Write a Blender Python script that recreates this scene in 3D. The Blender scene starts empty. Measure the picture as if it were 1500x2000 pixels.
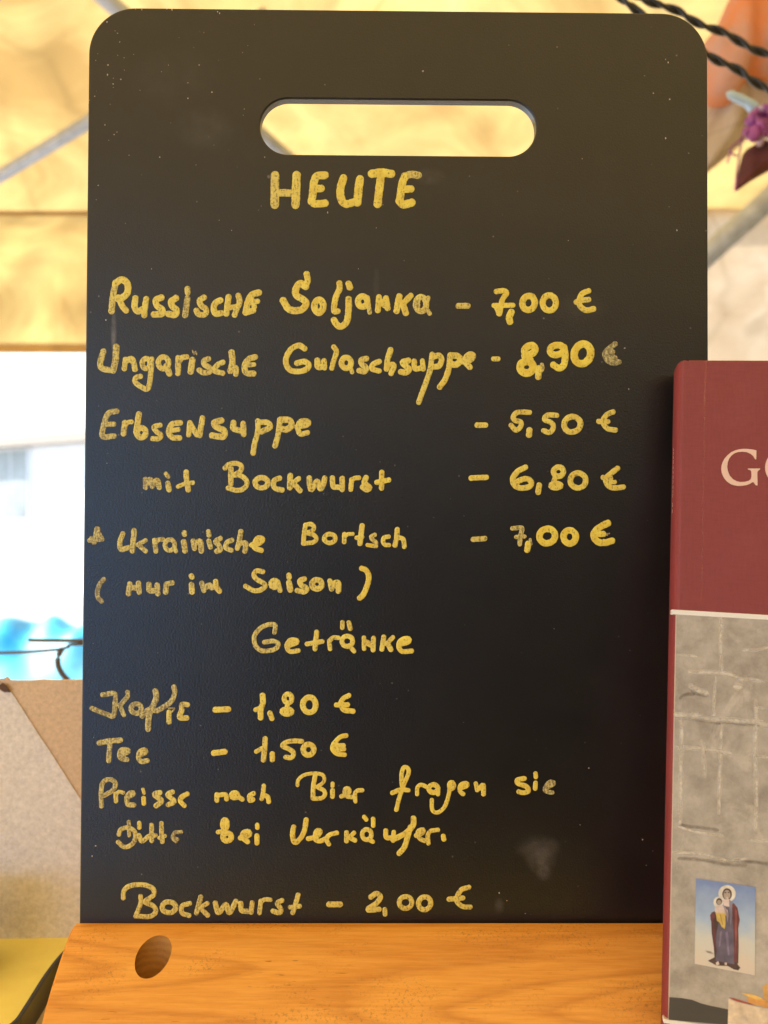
import bpy, bmesh, math, random
from mathutils import Vector, Matrix, Euler, noise
from math import radians as rad, sin, cos, tan, pi
random.seed(7)
S = bpy.context.scene
C = S.collection

# ---------------------------------------------------------------- camera
CZ = 1.35                       # camera height above the ground
CY = -0.2986
K = 0.57735e-3                  # tangent per photo pixel (photo 1500 x 2000)
cd = bpy.data.cameras.new('camera'); cam = bpy.data.objects.new('camera', cd); C.objects.link(cam)
cam.location = (0, CY, CZ); cam.rotation_euler = (rad(90), 0, 0)
cd.sensor_fit = 'VERTICAL'; cd.sensor_height = 24; cd.lens = 20.785
cd.clip_start = 0.01; cd.clip_end = 2000
cd.dof.use_dof = True; cd.dof.focus_distance = 0.293; cd.dof.aperture_fstop = 9.0
S.camera = cam
# ---------------------------------------------------------------- world, sun, exposure
SUN_EL, SUN_AZ = 46, 285        # degrees; azimuth clockwise from +Y (sun stands to the left of the tent)
w = bpy.data.worlds.new("World"); S.world = w; w.use_nodes = True
nt = w.node_tree; bg = nt.nodes['Background']
sky = nt.nodes.new('ShaderNodeTexSky'); sky.sky_type = 'NISHITA'; sky.sun_disc = False
sky.sun_elevation = rad(SUN_EL); sky.sun_rotation = rad(SUN_AZ)
nt.links.new(sky.outputs[0], bg.inputs[0]); bg.inputs[1].default_value = 0.15
sl = bpy.data.lights.new('sun', 'SUN'); sl.energy = 4.5; sl.angle = rad(0.5); sl.color = (1, .93, .82)
so = bpy.data.objects.new('sun', sl); C.objects.link(so)
sd = Vector((sin(rad(SUN_AZ))*cos(rad(SUN_EL)), cos(rad(SUN_AZ))*cos(rad(SUN_EL)), sin(rad(SUN_EL))))
so.rotation_euler = sd.to_track_quat('Z', 'Y').to_euler(); so.location = (0, 0, 10)
S.view_settings.view_transform = 'Standard'; S.view_settings.look = 'None'
S.view_settings.exposure = 1.85; S.view_settings.gamma = 1
S.cycles.max_bounces = 10; S.cycles.transmission_bounces = 8; S.cycles.diffuse_bounces = 6

# ---------------------------------------------------------------- helpers
def P(px, py, d):
    """the point at depth d from the lens that the photograph shows at pixel px, py"""
    return Vector(((px-750)*K*d, CY+d, CZ+(1000-py)*K*d))
def mesh(name, vs, fs, m, parent=None, smooth=False):
    me = bpy.data.meshes.new(name); me.from_pydata([tuple(v) for v in vs], [], fs); me.update()
    if smooth: me.polygons.foreach_set('use_smooth', [True]*len(me.polygons))
    o = bpy.data.objects.new(name, me); C.objects.link(o)
    if m: me.materials.append(m)
    if parent: o.parent = parent
    return o
def bmobj(name, bm, m, parent=None, smooth=False):
    me = bpy.data.meshes.new(name); bm.to_mesh(me); bm.free()
    if smooth: me.polygons.foreach_set('use_smooth', [True]*len(me.polygons))
    o = bpy.data.objects.new(name, me); C.objects.link(o); me.materials.append(m)
    if parent: o.parent = parent
    return o
def thing(name, label, cat, loc=(0,0,0), rot=(0,0,0), group=None):
    o = bpy.data.objects.new(name, None); C.objects.link(o); o.location = loc; o.rotation_euler = rot
    o['label'] = label; o['category'] = cat; o.empty_display_size = .05
    if group: o['group'] = group
    return o
def tag(o, label, cat, group=None):
    o['label'] = label; o['category'] = cat
    if group: o['group'] = group
    return o
def structure(o): o['kind'] = 'structure'; return o
def boxv(x0, x1, y0, y1, z0, z1, bev=0, seg=2):
    bm = bmesh.new(); bmesh.ops.create_cube(bm, size=1)
    for v in bm.verts:
        v.co = Vector(((x0+x1)/2+v.co.x*(x1-x0), (y0+y1)/2+v.co.y*(y1-y0), (z0+z1)/2+v.co.z*(z1-z0)))
    if bev: bmesh.ops.bevel(bm, geom=list(bm.edges), offset=bev, segments=seg, affect='EDGES', profile=.5)
    return bm
def tube(name, pts, r, m, parent=None, n=10, flat=1.0):
    pts = [Vector(p) for p in pts]; vs = []; fs = []; rr = r if callable(r) else (lambda i: r)
    up0 = Vector((0, 0, 1))
    for i, p in enumerate(pts):
        t = (pts[min(i+1, len(pts)-1)]-pts[max(i-1, 0)]).normalized()
        a = t.cross(up0 if abs(t.z) < .95 else Vector((1, 0, 0))).normalized(); b = t.cross(a)
        for k in range(n):
            q = 2*pi*k/n; vs.append(p+a*cos(q)*rr(i)+b*sin(q)*rr(i)*flat)
    for i in range(len(pts)-1):
        for k in range(n):
            k2 = (k+1) % n; fs.append((i*n+k, i*n+k2, (i+1)*n+k2, (i+1)*n+k))
    fs.append(tuple(range(n))[::-1]); fs.append(tuple((len(pts)-1)*n+k for k in range(n)))
    return mesh(name, vs, fs, m, parent, True)
def catmull(pts, step):
    out = []; n = len(pts)
    if n == 2:
        L = math.dist(*pts); k = max(1, int(L/step))
        return [(pts[0][0]+(pts[1][0]-pts[0][0])*i/k, pts[0][1]+(pts[1][1]-pts[0][1])*i/k) for i in range(k+1)]
    closed = math.dist(pts[0], pts[-1]) < 1e-6
    for i in range(n-1):
        p1, p2 = pts[i], pts[i+1]
        p0 = pts[i-1] if i > 0 else (pts[-2] if closed else (2*p1[0]-p2[0], 2*p1[1]-p2[1]))
        p3 = pts[i+2] if i+2 < n else (pts[1] if closed else (2*p2[0]-p1[0], 2*p2[1]-p1[1]))
        k = max(1, int(math.dist(p1, p2)/step))
        for j in range(k):
            t = j/k
            out.append(tuple(.5*((2*p1[a])+(-p0[a]+p2[a])*t+(2*p0[a]-5*p1[a]+4*p2[a]-p3[a])*t*t+(-p0[a]+3*p1[a]-3*p2[a]+p3[a])*t**3) for a in (0, 1)))
    out.append(pts[-1]); return out

class Nd:
    """small node-tree writer"""
    def __init__(s, name):
        s.m = bpy.data.materials.new(name); s.m.use_nodes = True; s.t = s.m.node_tree
        s.b = s.t.nodes['Principled BSDF']; s.out = s.t.nodes['Material Output']
    def n(s, typ, **kw):
        nd = s.t.nodes.new('ShaderNode'+typ)
        for k, v in kw.items():
            if k.startswith('i_'): nd.inputs[k[2:].replace('_', ' ')].default_value = v
            else: setattr(nd, k, v)
        return nd
    def l(s, a, b): s.t.links.new(a, b)
    def coord(s, kind='Object', scale=(1, 1, 1), loc=(0, 0, 0), rot=(0, 0, 0)):
        tc = s.n('TexCoord'); mp = s.n('Mapping'); mp.inputs['Scale'].default_value = scale
        mp.inputs['Location'].default_value = loc; mp.inputs['Rotation'].default_value = rot
        s.l(tc.outputs[kind], mp.inputs[0]); return mp.outputs[0]
    def noise(s, vec, scale, detail=4, rough=.55, dist=0):
        q = s.n('TexNoise'); q.inputs['Scale'].default_value = scale; q.inputs['Detail'].default_value = detail
        q.inputs['Roughness'].default_value = rough; q.inputs['Distortion'].default_value = dist
        s.l(vec, q.inputs['Vector']); return q.outputs['Fac']
    def ramp(s, fac, stops):
        r = s.n('ValToRGB'); e = r.color_ramp.elements
        while len(e) < len(stops): e.new(.5)
        for k, (p, c) in enumerate(stops):
            e[k].position = p; e[k].color = tuple(c)+(1,) if len(c) == 3 else c
        s.l(fac, r.inputs[0]); return r.outputs[0]
    def g(s, v): return (v, v, v)
    def mix(s, fac, a, b, mode='MIX'):
        x = s.n('Mix', data_type='RGBA', blend_type=mode)
        for inp, v in ((x.inputs[0], fac), (x.inputs[6], a), (x.inputs[7], b)):
            if isinstance(v, (int, float)): inp.default_value = v if inp == x.inputs[0] else (v, v, v, 1)
            elif isinstance(v, tuple): inp.default_value = tuple(v)+(1,)
            else: s.l(v, inp)
        return x.outputs[2]
    def math(s, op, a, b=0.0):
        x = s.n('Math', operation=op)
        for inp, v in ((x.inputs[0], a), (x.inputs[1], b)):
            if isinstance(v, (int, float)): inp.default_value = v
            else: s.l(v, inp)
        return x.outputs[0]
    def bump(s, h, strength, dist, to=None):
        b = s.n('Bump'); b.inputs['Strength'].default_value = strength; b.inputs['Distance'].default_value = dist
        s.l(h, b.inputs['Height']); s.l(b.outputs[0], (to or s.b).inputs['Normal']); return b.outputs[0]
    def col(s, c):
        if isinstance(c, tuple): s.b.inputs['Base Color'].default_value = tuple(c)+(1,)
        else: s.l(c, s.b.inputs['Base Color'])
        return s
    def set(s, **kw):
        for k, v in kw.items():
            i = s.b.inputs[k.replace('_', ' ')]
            if isinstance(v, (int, float)): i.default_value = v
            else: s.l(v, i)
        return s
def simple(name, c, rough=.6, metal=0, var=.12, scale=30, bump=0, bd=.001):
    q = Nd(name); v = q.coord(); f = q.noise(v, scale, 5)
    lo = tuple(x*(1-var) for x in c); hi = tuple(min(1, x*(1+var)) for x in c)
    q.col(q.ramp(f, [(.3, lo), (.7, hi)])).set(Roughness=rough, Metallic=metal)
    if bump: q.bump(f, bump, bd)
    return q.m

# ---------------------------------------------------------------- materials
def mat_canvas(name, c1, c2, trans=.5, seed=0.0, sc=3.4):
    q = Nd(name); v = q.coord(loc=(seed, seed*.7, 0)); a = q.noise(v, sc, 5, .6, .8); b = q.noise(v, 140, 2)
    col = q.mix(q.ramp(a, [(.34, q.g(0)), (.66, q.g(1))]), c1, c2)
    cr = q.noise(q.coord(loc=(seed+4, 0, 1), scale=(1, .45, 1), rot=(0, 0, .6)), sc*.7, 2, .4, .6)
    col = q.mix(q.ramp(cr, [(.47, q.g(0)), (.495, q.g(.28)), (.52, q.g(0))]), col, tuple(x*.55 for x in c1))  # fold creases: their shading put into the colour as darker lines
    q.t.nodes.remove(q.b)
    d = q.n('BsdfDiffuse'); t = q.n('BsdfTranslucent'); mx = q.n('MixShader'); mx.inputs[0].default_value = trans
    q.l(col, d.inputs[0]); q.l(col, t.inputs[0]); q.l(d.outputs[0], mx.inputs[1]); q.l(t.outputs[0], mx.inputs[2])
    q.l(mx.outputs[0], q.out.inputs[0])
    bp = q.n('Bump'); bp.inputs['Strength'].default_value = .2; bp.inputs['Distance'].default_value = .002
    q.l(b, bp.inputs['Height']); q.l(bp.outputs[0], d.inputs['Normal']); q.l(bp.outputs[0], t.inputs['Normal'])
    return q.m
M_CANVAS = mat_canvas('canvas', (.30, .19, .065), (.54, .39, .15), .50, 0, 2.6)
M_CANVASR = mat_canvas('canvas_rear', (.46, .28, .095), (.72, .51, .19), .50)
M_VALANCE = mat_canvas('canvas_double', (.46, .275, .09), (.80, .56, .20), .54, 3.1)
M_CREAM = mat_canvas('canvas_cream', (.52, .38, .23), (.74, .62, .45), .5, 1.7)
M_POLE = simple('galvanised_steel', (.44, .47, .50), .5, .15, .22, 30, .1, .002)
M_HEM = simple('webbing', (.35, .22, .09), .9)

def mat_board():
    q = Nd('board_lacquer'); v = q.coord(); fine = q.noise(v, 1500, 2); mid = q.noise(v, 60, 4)
    base = q.ramp(mid, [(.3, (.008, .0075, .007)), (.7, (.012, .011, .010))])
    # old wiped chalk haze and scratches (wear with a shape of its own)
    def blob(loc, sc, amp, nz=180):
        vv = q.coord(loc=tuple(-a*b for a, b in zip(loc, sc)), scale=sc)
        ln = q.n('VectorMath', operation='LENGTH'); q.l(vv, ln.inputs[0])
        f = q.ramp(ln.outputs['Value'], [(.35, q.g(1)), (1, q.g(0))])
        return q.math('MULTIPLY', q.math('MULTIPLY', f, q.ramp(q.noise(v, nz, 4), [(.35, q.g(.25)), (.65, q.g(1))])), amp)
    tot = None
    for loc, sc, amp in BLOBS:
        b = blob(loc, sc, amp); tot = b if tot is None else q.math('MAXIMUM', tot, b)
    sv = q.coord(scale=(140, 1, 14), rot=(0, .35, 0)); scr = q.ramp(q.noise(sv, 3, 3, .5), [(.70, q.g(0)), (.78, q.g(.035))])
    tot = q.math('MAXIMUM', tot, q.math('MULTIPLY', scr, q.ramp(q.noise(v, 25, 2), [(.55, q.g(0)), (.7, q.g(1))])))
    spk = q.n('TexVoronoi'); spk.inputs['Scale'].default_value = 300; q.l(v, spk.inputs['Vector'])
    sp = q.ramp(spk.outputs['Distance'], [(.05, q.g(.25)), (.12, q.g(0))])
    sp = q.math('MULTIPLY', sp, q.ramp(q.noise(v, 420, 1), [(.60, q.g(0)), (.66, q.g(1))]))
    tot = q.math('MAXIMUM', tot, sp)
    q.col(q.mix(tot, base, (.55, .5, .45)))
    q.set(Roughness=.31, IOR=1.58)
    q.bump(fine, .30, .0003)
    return q.m
def mat_paint():
    q = Nd('gold_marker_paint'); v = q.coord(); at = q.n('Attribute', attribute_name='fade')
    n1 = q.noise(v, 1500, 3, .7); n2 = q.noise(v, 260, 3); st = q.noise(q.coord(scale=(1, 1, .25)), 1300, 2)
    yel = q.ramp(n2, [(.3, (.76, .54, .05)), (.7, (.95, .78, .11))])
    yel = q.mix(q.math('MULTIPLY', at.outputs['Fac'], .8), yel, (.58, .53, .27))
    # thin places where the board shows through
    f = q.math('ADD', q.math('MULTIPLY', n1, .6), q.math('MULTIPLY', st, .4))
    thr = q.math('SUBTRACT', f, q.math('MULTIPLY', at.outputs['Fac'], .13))
    cov = q.ramp(thr, [(.34, q.g(.25)), (.46, q.g(1))])
    q.col(q.mix(cov, (.10, .06, .02), yel)); q.set(Roughness=.48)
    q.bump(n1, .35, .0003)
    return q.m
def mat_wood():
    q = Nd('pine')
    # growth rings: contour lines of a long smooth field, each ring fading in and ending sharply
    fld = q.noise(q.coord(scale=(1.2, 12, 15), loc=(.42, .3, .17), rot=(0, .10, .10)), 2.6, 1.5, .4, .25)
    saw = q.math('FRACT', q.math('MULTIPLY', fld, 15.0)); warp = q.noise(q.coord(scale=(6, 60, 60)), 5, 4, .6)
    ring = q.ramp(q.math('ADD', saw, q.math('MULTIPLY', q.math('SUBTRACT', warp, .5), .35)), [(.0, q.g(.35)), (.10, q.g(0)), (.55, q.g(.12)), (.88, q.g(1)), (.97, q.g(.45))])
    broad = q.noise(q.coord(scale=(1, 7, 7)), 9, 3, .5)
    base = q.ramp(broad, [(.3, (.76, .30, .040)), (.7, (.90, .42, .07))])
    col = q.mix(q.math('MULTIPLY', ring, .70), base, (.54, .175, .015))
    fine = q.noise(q.coord(scale=(7, 120, 120)), 10, 5, .65)
    col = q.mix(.28, col, q.ramp(fine, [(.35, (.60, .23, .03)), (.62, (.94, .50, .13))]))
    pore = q.noise(q.coord(scale=(50, 600, 600)), 3, 2, .5)
    pm = q.math('MULTIPLY', q.ramp(pore, [(.68, q.g(0)), (.73, q.g(.7))]), q.ramp(q.noise(q.coord(scale=(1, 5, 5)), 22, 2), [(.48, q.g(0)), (.62, q.g(1))]))
    col = q.mix(pm, col, (.22, .075, .012))
    gr = q.math('MULTIPLY', q.ramp(q.noise(q.coord(), 1100, 3, .7), [(.54, q.g(0)), (.66, q.g(.5))]), q.ramp(q.noise(q.coord(scale=(1, 2.4, 2.4)), 30, 3), [(.48, q.g(0)), (.62, q.g(1))]))
    col = q.mix(gr, col, (.22, .10, .03))
    # grubby patch of handling along the top edge
    q.col(col).set(Roughness=.42); q.bump(fine, .12, .0004)
    return q.m
M_WOOD = mat_wood()
def mat_card(name, c, seed):
    q = Nd(name); v = q.coord(loc=(seed, 0, 0)); a = q.noise(v, 500, 5, .75); b = q.noise(v, 30, 3); dd = q.noise(v, 260, 1)
    col = q.ramp(a, [(.32, tuple(x*.78 for x in c)), (.68, tuple(min(1, x*1.16) for x in c))])
    col = q.mix(q.ramp(b, [(.3, q.g(.0)), (.7, q.g(.25))]), col, tuple(x*.85 for x in c))
    col = q.mix(q.ramp(dd, [(.775, q.g(0)), (.79, q.g(.9))]), col, (.09, .06, .04))
    q.col(col).set(Roughness=.92); q.bump(a, .5, .0006); return q.m
M_CARDG = mat_card('grey_board', (.82, .78, .76), 0)
M_CARDB = mat_card('brown_board', (.76, .57, .39), 4)
M_YCLOTH = simple('yellow_cloth', (.97, .80, .20), .85, 0, .08, 40, .3, .002)
M_BLACK = simple('black_plastic', (.015, .015, .014), .35)
M_WHITEP = simple('white_print', (.85, .82, .76), .6, 0, .03)
def mat_cloth(name, c, sc=900):
    q = Nd(name); v = q.coord(); wv = q.noise(q.coord(scale=(1, 1, .15)), sc*1.5, 3, .6); wu = q.noise(q.coord(scale=(.15, 1, 1)), sc*1.5, 3, .6)
    f = q.math('ADD', q.math('MULTIPLY', wv, .5), q.math('MULTIPLY', wu, .5)); wear = q.noise(v, 45, 4, .6)
    col = q.ramp(f, [(.4, tuple(x*.94 for x in c)), (.6, tuple(x*1.05 for x in c))])
    col = q.mix(q.ramp(wear, [(.5, q.g(0)), (.8, q.g(.35))]), col, tuple(min(1, x*1.25+.03) for x in c))
    q.col(col).set(Roughness=.7); q.bump(f, .25, .0003); return q.m
M_MAROON = mat_cloth('maroon_cover', (.25, .047, .047))
M_DKMAROON = mat_cloth('maroon_spine', (.26, .035, .034))
def mat_stone():
    q = Nd('printed_stone_wall'); v = q.coord(); a = q.noise(v, 26, 6, .62, .5); b = q.noise(v, 160, 5, .7); c = q.noise(q.coord(scale=(5, 1, .6)), 16, 3)
    col = q.ramp(a, [(.32, (.31, .265, .215)), (.5, (.46, .41, .34)), (.68, (.60, .55, .475))])
    col = q.mix(.35, col, q.ramp(b, [(.36, (.20, .175, .14)), (.64, (.62, .57, .50))]))
    col = q.mix(q.ramp(c, [(.6, q.g(0)), (.75, q.g(.35))]), col, (.42, .38, .34))
    pt = q.noise(q.coord(scale=(1, 1, .7), loc=(.3, 0, 0)), 55, 6, .75, 1.2)
    col = q.mix(q.ramp(pt, [(.56, q.g(0)), (.72, q.g(.55))]), col, (.70, .63, .53)); pd = q.noise(q.coord(loc=(2, 0, 0)), 48, 6, .72, .6)
    col = q.mix(q.ramp(pd, [(.56, q.g(0)), (.74, q.g(.5))]), col, (.20, .165, .125))
    q.col(col).set(Roughness=.45); return q.m
M_STONE = mat_stone()
M_PAPER = simple('page_paper', (.75, .70, .58), .9, 0, .1, 300)

# ================================================================ planes that the photograph's marks lie on
class Pl:
    def __init__(s, loc, rot):
        s.M = Matrix.Translation(loc) @ Euler(rot, 'XYZ').to_matrix().to_4x4(); s.I = s.M.inverted()
        s.o = s.I @ Vector((0, CY, CZ))
    def uv(s, px, py, depth=0.0):
        """local x, z where the sight line of a photo pixel meets local y = depth"""
        q = s.I.to_3x3() @ Vector(((px-750)*K, 1, (1000-py)*K)); t = (depth-s.o.y)/q.y
        return (s.o.x+q.x*t, s.o.z+q.z*t)
def ribbons(name, pl, strokes, m, parent, h=.00009, ydir=-1, base=0.0, soft=False):
    """pen strokes as raised, rounded lines of paint; strokes = [(width px, [(px, py)...], fade)]"""
    vs, fs, fd = [], [], []
    prof = [(-1, -.4), (-.86, .55), (-.5, .9), (0, 1), (.5, .9), (.86, .55), (1, -.4)]; n = len(prof)
    for (wd, pts, fade) in strokes:
        L = catmull(pts, 2.2); r = wd/2*1.12
        loop = len(L) > 4 and math.dist(L[0], L[-1]) < 1e-6
        hh = h*random.uniform(.8, 1.25); sd = random.uniform(0, 100)
        sec = []
        if loop:
            for i, p in enumerate(L): sec.append((p, r))
        else:
            if len(L) == 1: L = [L[0], (L[0][0]+.1, L[0][1])]
            def tan_(i):
                a, b = L[max(i-1, 0)], L[min(i+1, len(L)-1)]; d = math.dist(a, b) or 1; return ((b[0]-a[0])/d, (b[1]-a[1])/d)
            t0 = tan_(0); t1 = tan_(len(L)-1)
            for k in range(5): f = cos(k/5*pi/2); sec.append(((L[0][0]-t0[0]*r*f, L[0][1]-t0[1]*r*f), r*math.sqrt(max(0, 1-f*f))+.2))
            for p in L: sec.append((p, r))
            for k in range(1, 6): f = sin(k/5*pi/2); sec.append(((L[-1][0]+t1[0]*r*f, L[-1][1]+t1[1]*r*f), r*math.sqrt(max(0, 1-f*f))+.2))
        b0 = len(vs); m_ = len(sec)
        for i, (p, rr) in enumerate(sec):
            if loop: a, b = sec[(i-1) % (m_-1)][0], sec[(i+1) % (m_-1)][0]
            else: a, b = sec[max(i-1, 0)][0], sec[min(i+1, m_-1)][0]
            d = math.dist(a, b) or 1; nx, ny = -(b[1]-a[1])/d, (b[0]-a[0])/d
            jl = 1+.13*noise.noise(Vector((p[0]*.22, p[1]*.22, sd))); jr = 1+.13*noise.noise(Vector((p[0]*.22, p[1]*.22, sd+9)))
            for (u, z) in prof:
                rj = rr*(jl if u < 0 else jr)
                x, zz = pl.uv(p[0]+nx*u*rj, p[1]+ny*u*rj); vs.append((x, base+ydir*hh*(1 if soft else z), zz)); fd.append((1-u*u)*fade if soft else fade)
        for i in range(m_-1):
            for k in range(n-1):
                fs.append((b0+i*n+k, b0+(i+1)*n+k, b0+(i+1)*n+k+1, b0+i*n+k+1))
    o = mesh(name, vs, fs, m, parent, True)
    at = o.data.attributes.new('fade', 'FLOAT', 'POINT'); at.data.foreach_set('value', fd)
    return o

# ================================================================ chalkboard
BLOC = (.00454166, CY+.29822633, CZ+.0169029); BROT = (-.01861556, .00468441, .0096471)
BW, BH, BT = .21, .3069, .0043
BP = Pl(BLOC, BROT)
def bl(px, py, sc, amp): x, z = BP.uv(px, py); return ((x, 0, z), sc, amp)
BLOBS = [bl(1056, 1672, (170, 1, 150), 0.150), bl(1052, 1655, (120, 1, 220), 0.105), bl(1062, 1700, (300, 1, 260), 0.150),
         bl(838, 345, (160, 1, 300), 0.075), bl(222, 650, (900, 1, 120), 0.240), bl(735, 560, (700, 1, 140), 0.053), bl(400, 250, (90, 1, 120), 0.045),
         bl(340, 150, (60, 1, 80), 0.021), bl(1130, 600, (90, 1, 160), 0.030), bl(525, 345, (1400, 1, 1300), 0.450), bl(975, 1770, (500, 1, 300), 0.075)]
M_BOARD = mat_board(); M_PAINT = mat_paint()
board = thing('menu_board', 'black chalkboard with oval handle slot and yellow handwritten soup and drinks menu', 'chalkboard', BLOC, BROT)
def rrect(x0, x1, z0, z1, r, n, rb=None):
    out = []; rb = rb or r
    for cx, cz, a0, r in ((x1-r, z1-r, 0, r), (x0+r, z1-r, 90, r), (x0+rb, z0+rb, 180, rb), (x1-rb, z0+rb, 270, rb)):
        for k in range(n+1):
            a = rad(a0+90*k/n); out.append((cx+r*cos(a), cz+r*sin(a)))
    return out
def slab_with_hole(outer, hole, t, bev, m, parent, name):
    vs, fs = [], []; N = len(outer); assert N == len(hole)
    def offs(loop, d):
        res = []
        for i in range(len(loop)):
            a, b = loop[i-1], loop[(i+1) % len(loop)]; L = math.dist(a, b) or 1
            res.append((loop[i][0]+(b[1]-a[1])/L*d, loop[i][1]-(b[0]-a[0])/L*d))
        return res
    rings = [(offs(outer, 0), t-bev), (offs(outer, -bev*.3), t-bev*.3), (offs(outer, -bev), t), (offs(hole, bev), t), (offs(hole, bev*.3), t-bev*.3), (hole, t-bev),
             (hole, bev), (offs(hole, bev), 0), (offs(outer, -bev), 0), (outer, bev)]
    # y runs from the front face (0) to the back (t)
    for lp, y in rings: vs += [(x, t-y, z) for x, z in lp]
    R = len(rings)
    for r in range(R):
        for i in range(N):
            j = (i+1) % N; a = r*N; b = ((r+1) % R)*N
            fs.append((a+i, a+j, b+j, b+i))
    o = mesh(name, vs, fs, m, parent); o.data.validate(); return o
hx0, hz0 = BP.uv(508, 0); hx1, _ = BP.uv(1047, 0); _, hzt = BP.uv(780, 194.5); _, hzb = BP.uv(780, 303)
xl, _ = BP.uv(508, 248); xr, _ = BP.uv(1047, 252)
outer = rrect(-BW/2, BW/2, -BH/2-.011, BH/2, .0158, 24, .003)
hole = rrect(xl, xr, hzb, hzt, (hzt-hzb)/2-1e-5, 24)
body = slab_with_hole(outer, hole, BT, .0005, M_BOARD, board, 'board_panel')
bm = bmesh.new(); bm.from_mesh(body.data); bmesh.ops.recalc_face_normals(bm, faces=bm.faces); bm.to_mesh(body.data); bm.free()

# handwriting: word, zoom origin x, y, zoom scale, default fade, strokes "width|x,y x,y ..." ; "o" = ellipse cx,cy,rx,ry,rot
W = []
def word(txt, ox, oy, s, fade, data):
    st = []
    for ln in data.strip().replace('\n', ';').split(';'):
        ln = ln.strip()
        if not ln: continue
        f = fade
        if '!' in ln: ln, ff = ln.split('!'); f = float(ff)
        wd, body_ = ln.split('|'); wd = float(wd); f = min(1, f*1.15)
        if body_.startswith('o'):
            a = [float(q) for q in body_[1:].split(',')]; cx, cy, rx, ry = a[:4]; ro = rad(a[4]) if len(a) > 4 else 0
            pts = []
            for k in range(13):
                t = 2*pi*(k % 12)/12-1.2; X, Y = rx*cos(t), ry*sin(t); pts.append((cx+X*cos(ro)-Y*sin(ro), cy+X*sin(ro)+Y*cos(ro)))
        else: pts = [tuple(float(q) for q in a.split(',')) for a in body_.split()]
        st.append((wd/s, [(ox+x/s, oy+y/s) for x, y in pts], f))
    W.append((txt, st))
a = 1500/360
word('HEUTE', 500, 310, a, .05, '''66|155,137 153,250 153,372 !.35; 64|330,135 326,250 322,374 !.2;56|180,277 300,279 !.3;
60|560,134 495,142 470,200 462,290 452,345 !.12;58|480,243 528,242;58|455,348 480,368 560,362;
60|712,160 690,230 688,310 715,362 755,366 800,350;62|846,168 835,250 824,355;
64|945,122 1020,112 1098,122;62|1018,130 1005,240 990,368;
60|1210,150 1190,200 1178,290 1168,340;56|1212,140 1260,128 1318,134 !.4;58|1190,250 1258,246;62|1168,345 1200,372 1265,358''')
word('Russische', 180, 520, a, .15, '''48|190,135 168,250 158,365 !.35;52|192,138 240,108 288,145 286,215 245,255 205,262;46|215,255 245,325 275,360;
48|352,262 345,330 370,368 410,350;46|440,268 430,330 424,398;50|562,255 518,275 528,322 568,350 568,385 505,392;
50|680,260 643,288 655,328 688,358 672,395 622,388;46|775,262 768,320 757,398 !.5;44|775,185 777,215 !.35;
44|910,255 874,280 888,320 925,350 920,390 868,392 848,362 !.25;48|1042,278 1003,300 988,345 1005,385 1048,382;
46|1110,252 1100,320 1092,385 !.2;44|1190,240 1200,290 1180,340 1160,395 !.25;42|1105,340 1170,330;
50|1355,215 1300,232 1268,290 1250,375;40|1275,300 1345,285;46|1250,378 1310,360;40|1290,240 1320,330''')
word('Soljanka', 520, 520, a, .1, '''48|330,65 336,110 322,165;54|320,165 275,140 240,190 245,235 300,270 325,300 300,345 240,362 180,345 138,280;
52|o428,325,36,52;46|595,140 598,180 570,240 555,310 552,365 580,366;50|670,270 670,350 655,450 612,490 580,480 552,440;50|672,145 680,170;
48|o785,288,38,42;34|825,255 842,375 !.35;44|918,252 908,358;54|925,285 975,318;46|975,262 988,340;
50|1082,248 1062,362;44|1175,240 1110,310;50|1110,300 1135,378;46|o1260,308,42,58 !.35;34|1318,258 1300,330 1330,384 !.35;30|1240,255 1235,360 !.5''')
word('7,00', 860, 540, a, .05, '''44|148,240 222,238 !.35;42|458,122 515,116 540,135 505,190 485,290;38|438,236 590,234 !0;52|578,292 560,330 566,366 !0;
46|460,250 480,300;50|o718,215,50,58,12;48|o887,215,54,62;42|1205,118 1155,140 1125,200;42|1108,208 1150,195 1205,188 !.25;44|1125,205 1145,250 1190,275 1245,264 !.15''')
word('Ungarische', 180, 650, a, .3, '''46|92,152 68,230 72,280 110,298 165,305 !.45;50|196,115 190,220 172,305 !.45;
42|272,218 262,290;46|278,228 325,215 348,295;42|o440,250,32,42;40|484,215 478,320 455,452 400,440 350,400 355,365 392,355;
42|o580,245,42,48;46|605,270 628,332;44|700,205 698,328;42|705,238 730,205 768,196;48|815,222 802,315;12|818,145 830,175 842,150 850,178 842,158 !1;
42|945,212 908,230 915,260 955,285 960,315 910,325 872,305 !.4;42|1062,240 1015,265 995,310 1060,328;
48|1135,160 1142,240 1125,310;42|1140,270 1172,290 1170,335;46|1325,198 1275,215 1240,270 1255,325 1312,332;36|1250,265 1315,258''')
word('Gulaschsuppe', 520, 650, 1500/440, .15, '''36|255,105 215,84 160,115 130,185 155,245 215,258 270,240 282,208 250,192 205,202;
38|340,185 345,228 385,222;34|385,188 388,232;32|450,95 468,125 448,190 437,235;36|o533,200,32,36;26|558,220 572,262;
36|665,172 632,182 638,210 665,232 655,258 620,252 !.3;34|752,192 712,210 705,240 750,254;36|828,115 808,180 802,240;34|815,210 850,215 832,270;
38|945,185 908,198 935,225 952,245 930,265 898,260;34|985,190 992,240 1035,232;32|1040,188 1045,240;
34|1105,145 1090,250 1060,340 1015,462 !.25;36|1110,160 1150,152 1168,180 1150,220 1115,228;
36|1225,150 1215,240 1190,310 1156,360;40|1232,150 1275,155 1290,182 1265,212 1230,208;36|1305,192 1360,180 1378,150 1345,146 1322,190 1355,228 !.25''')
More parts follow.
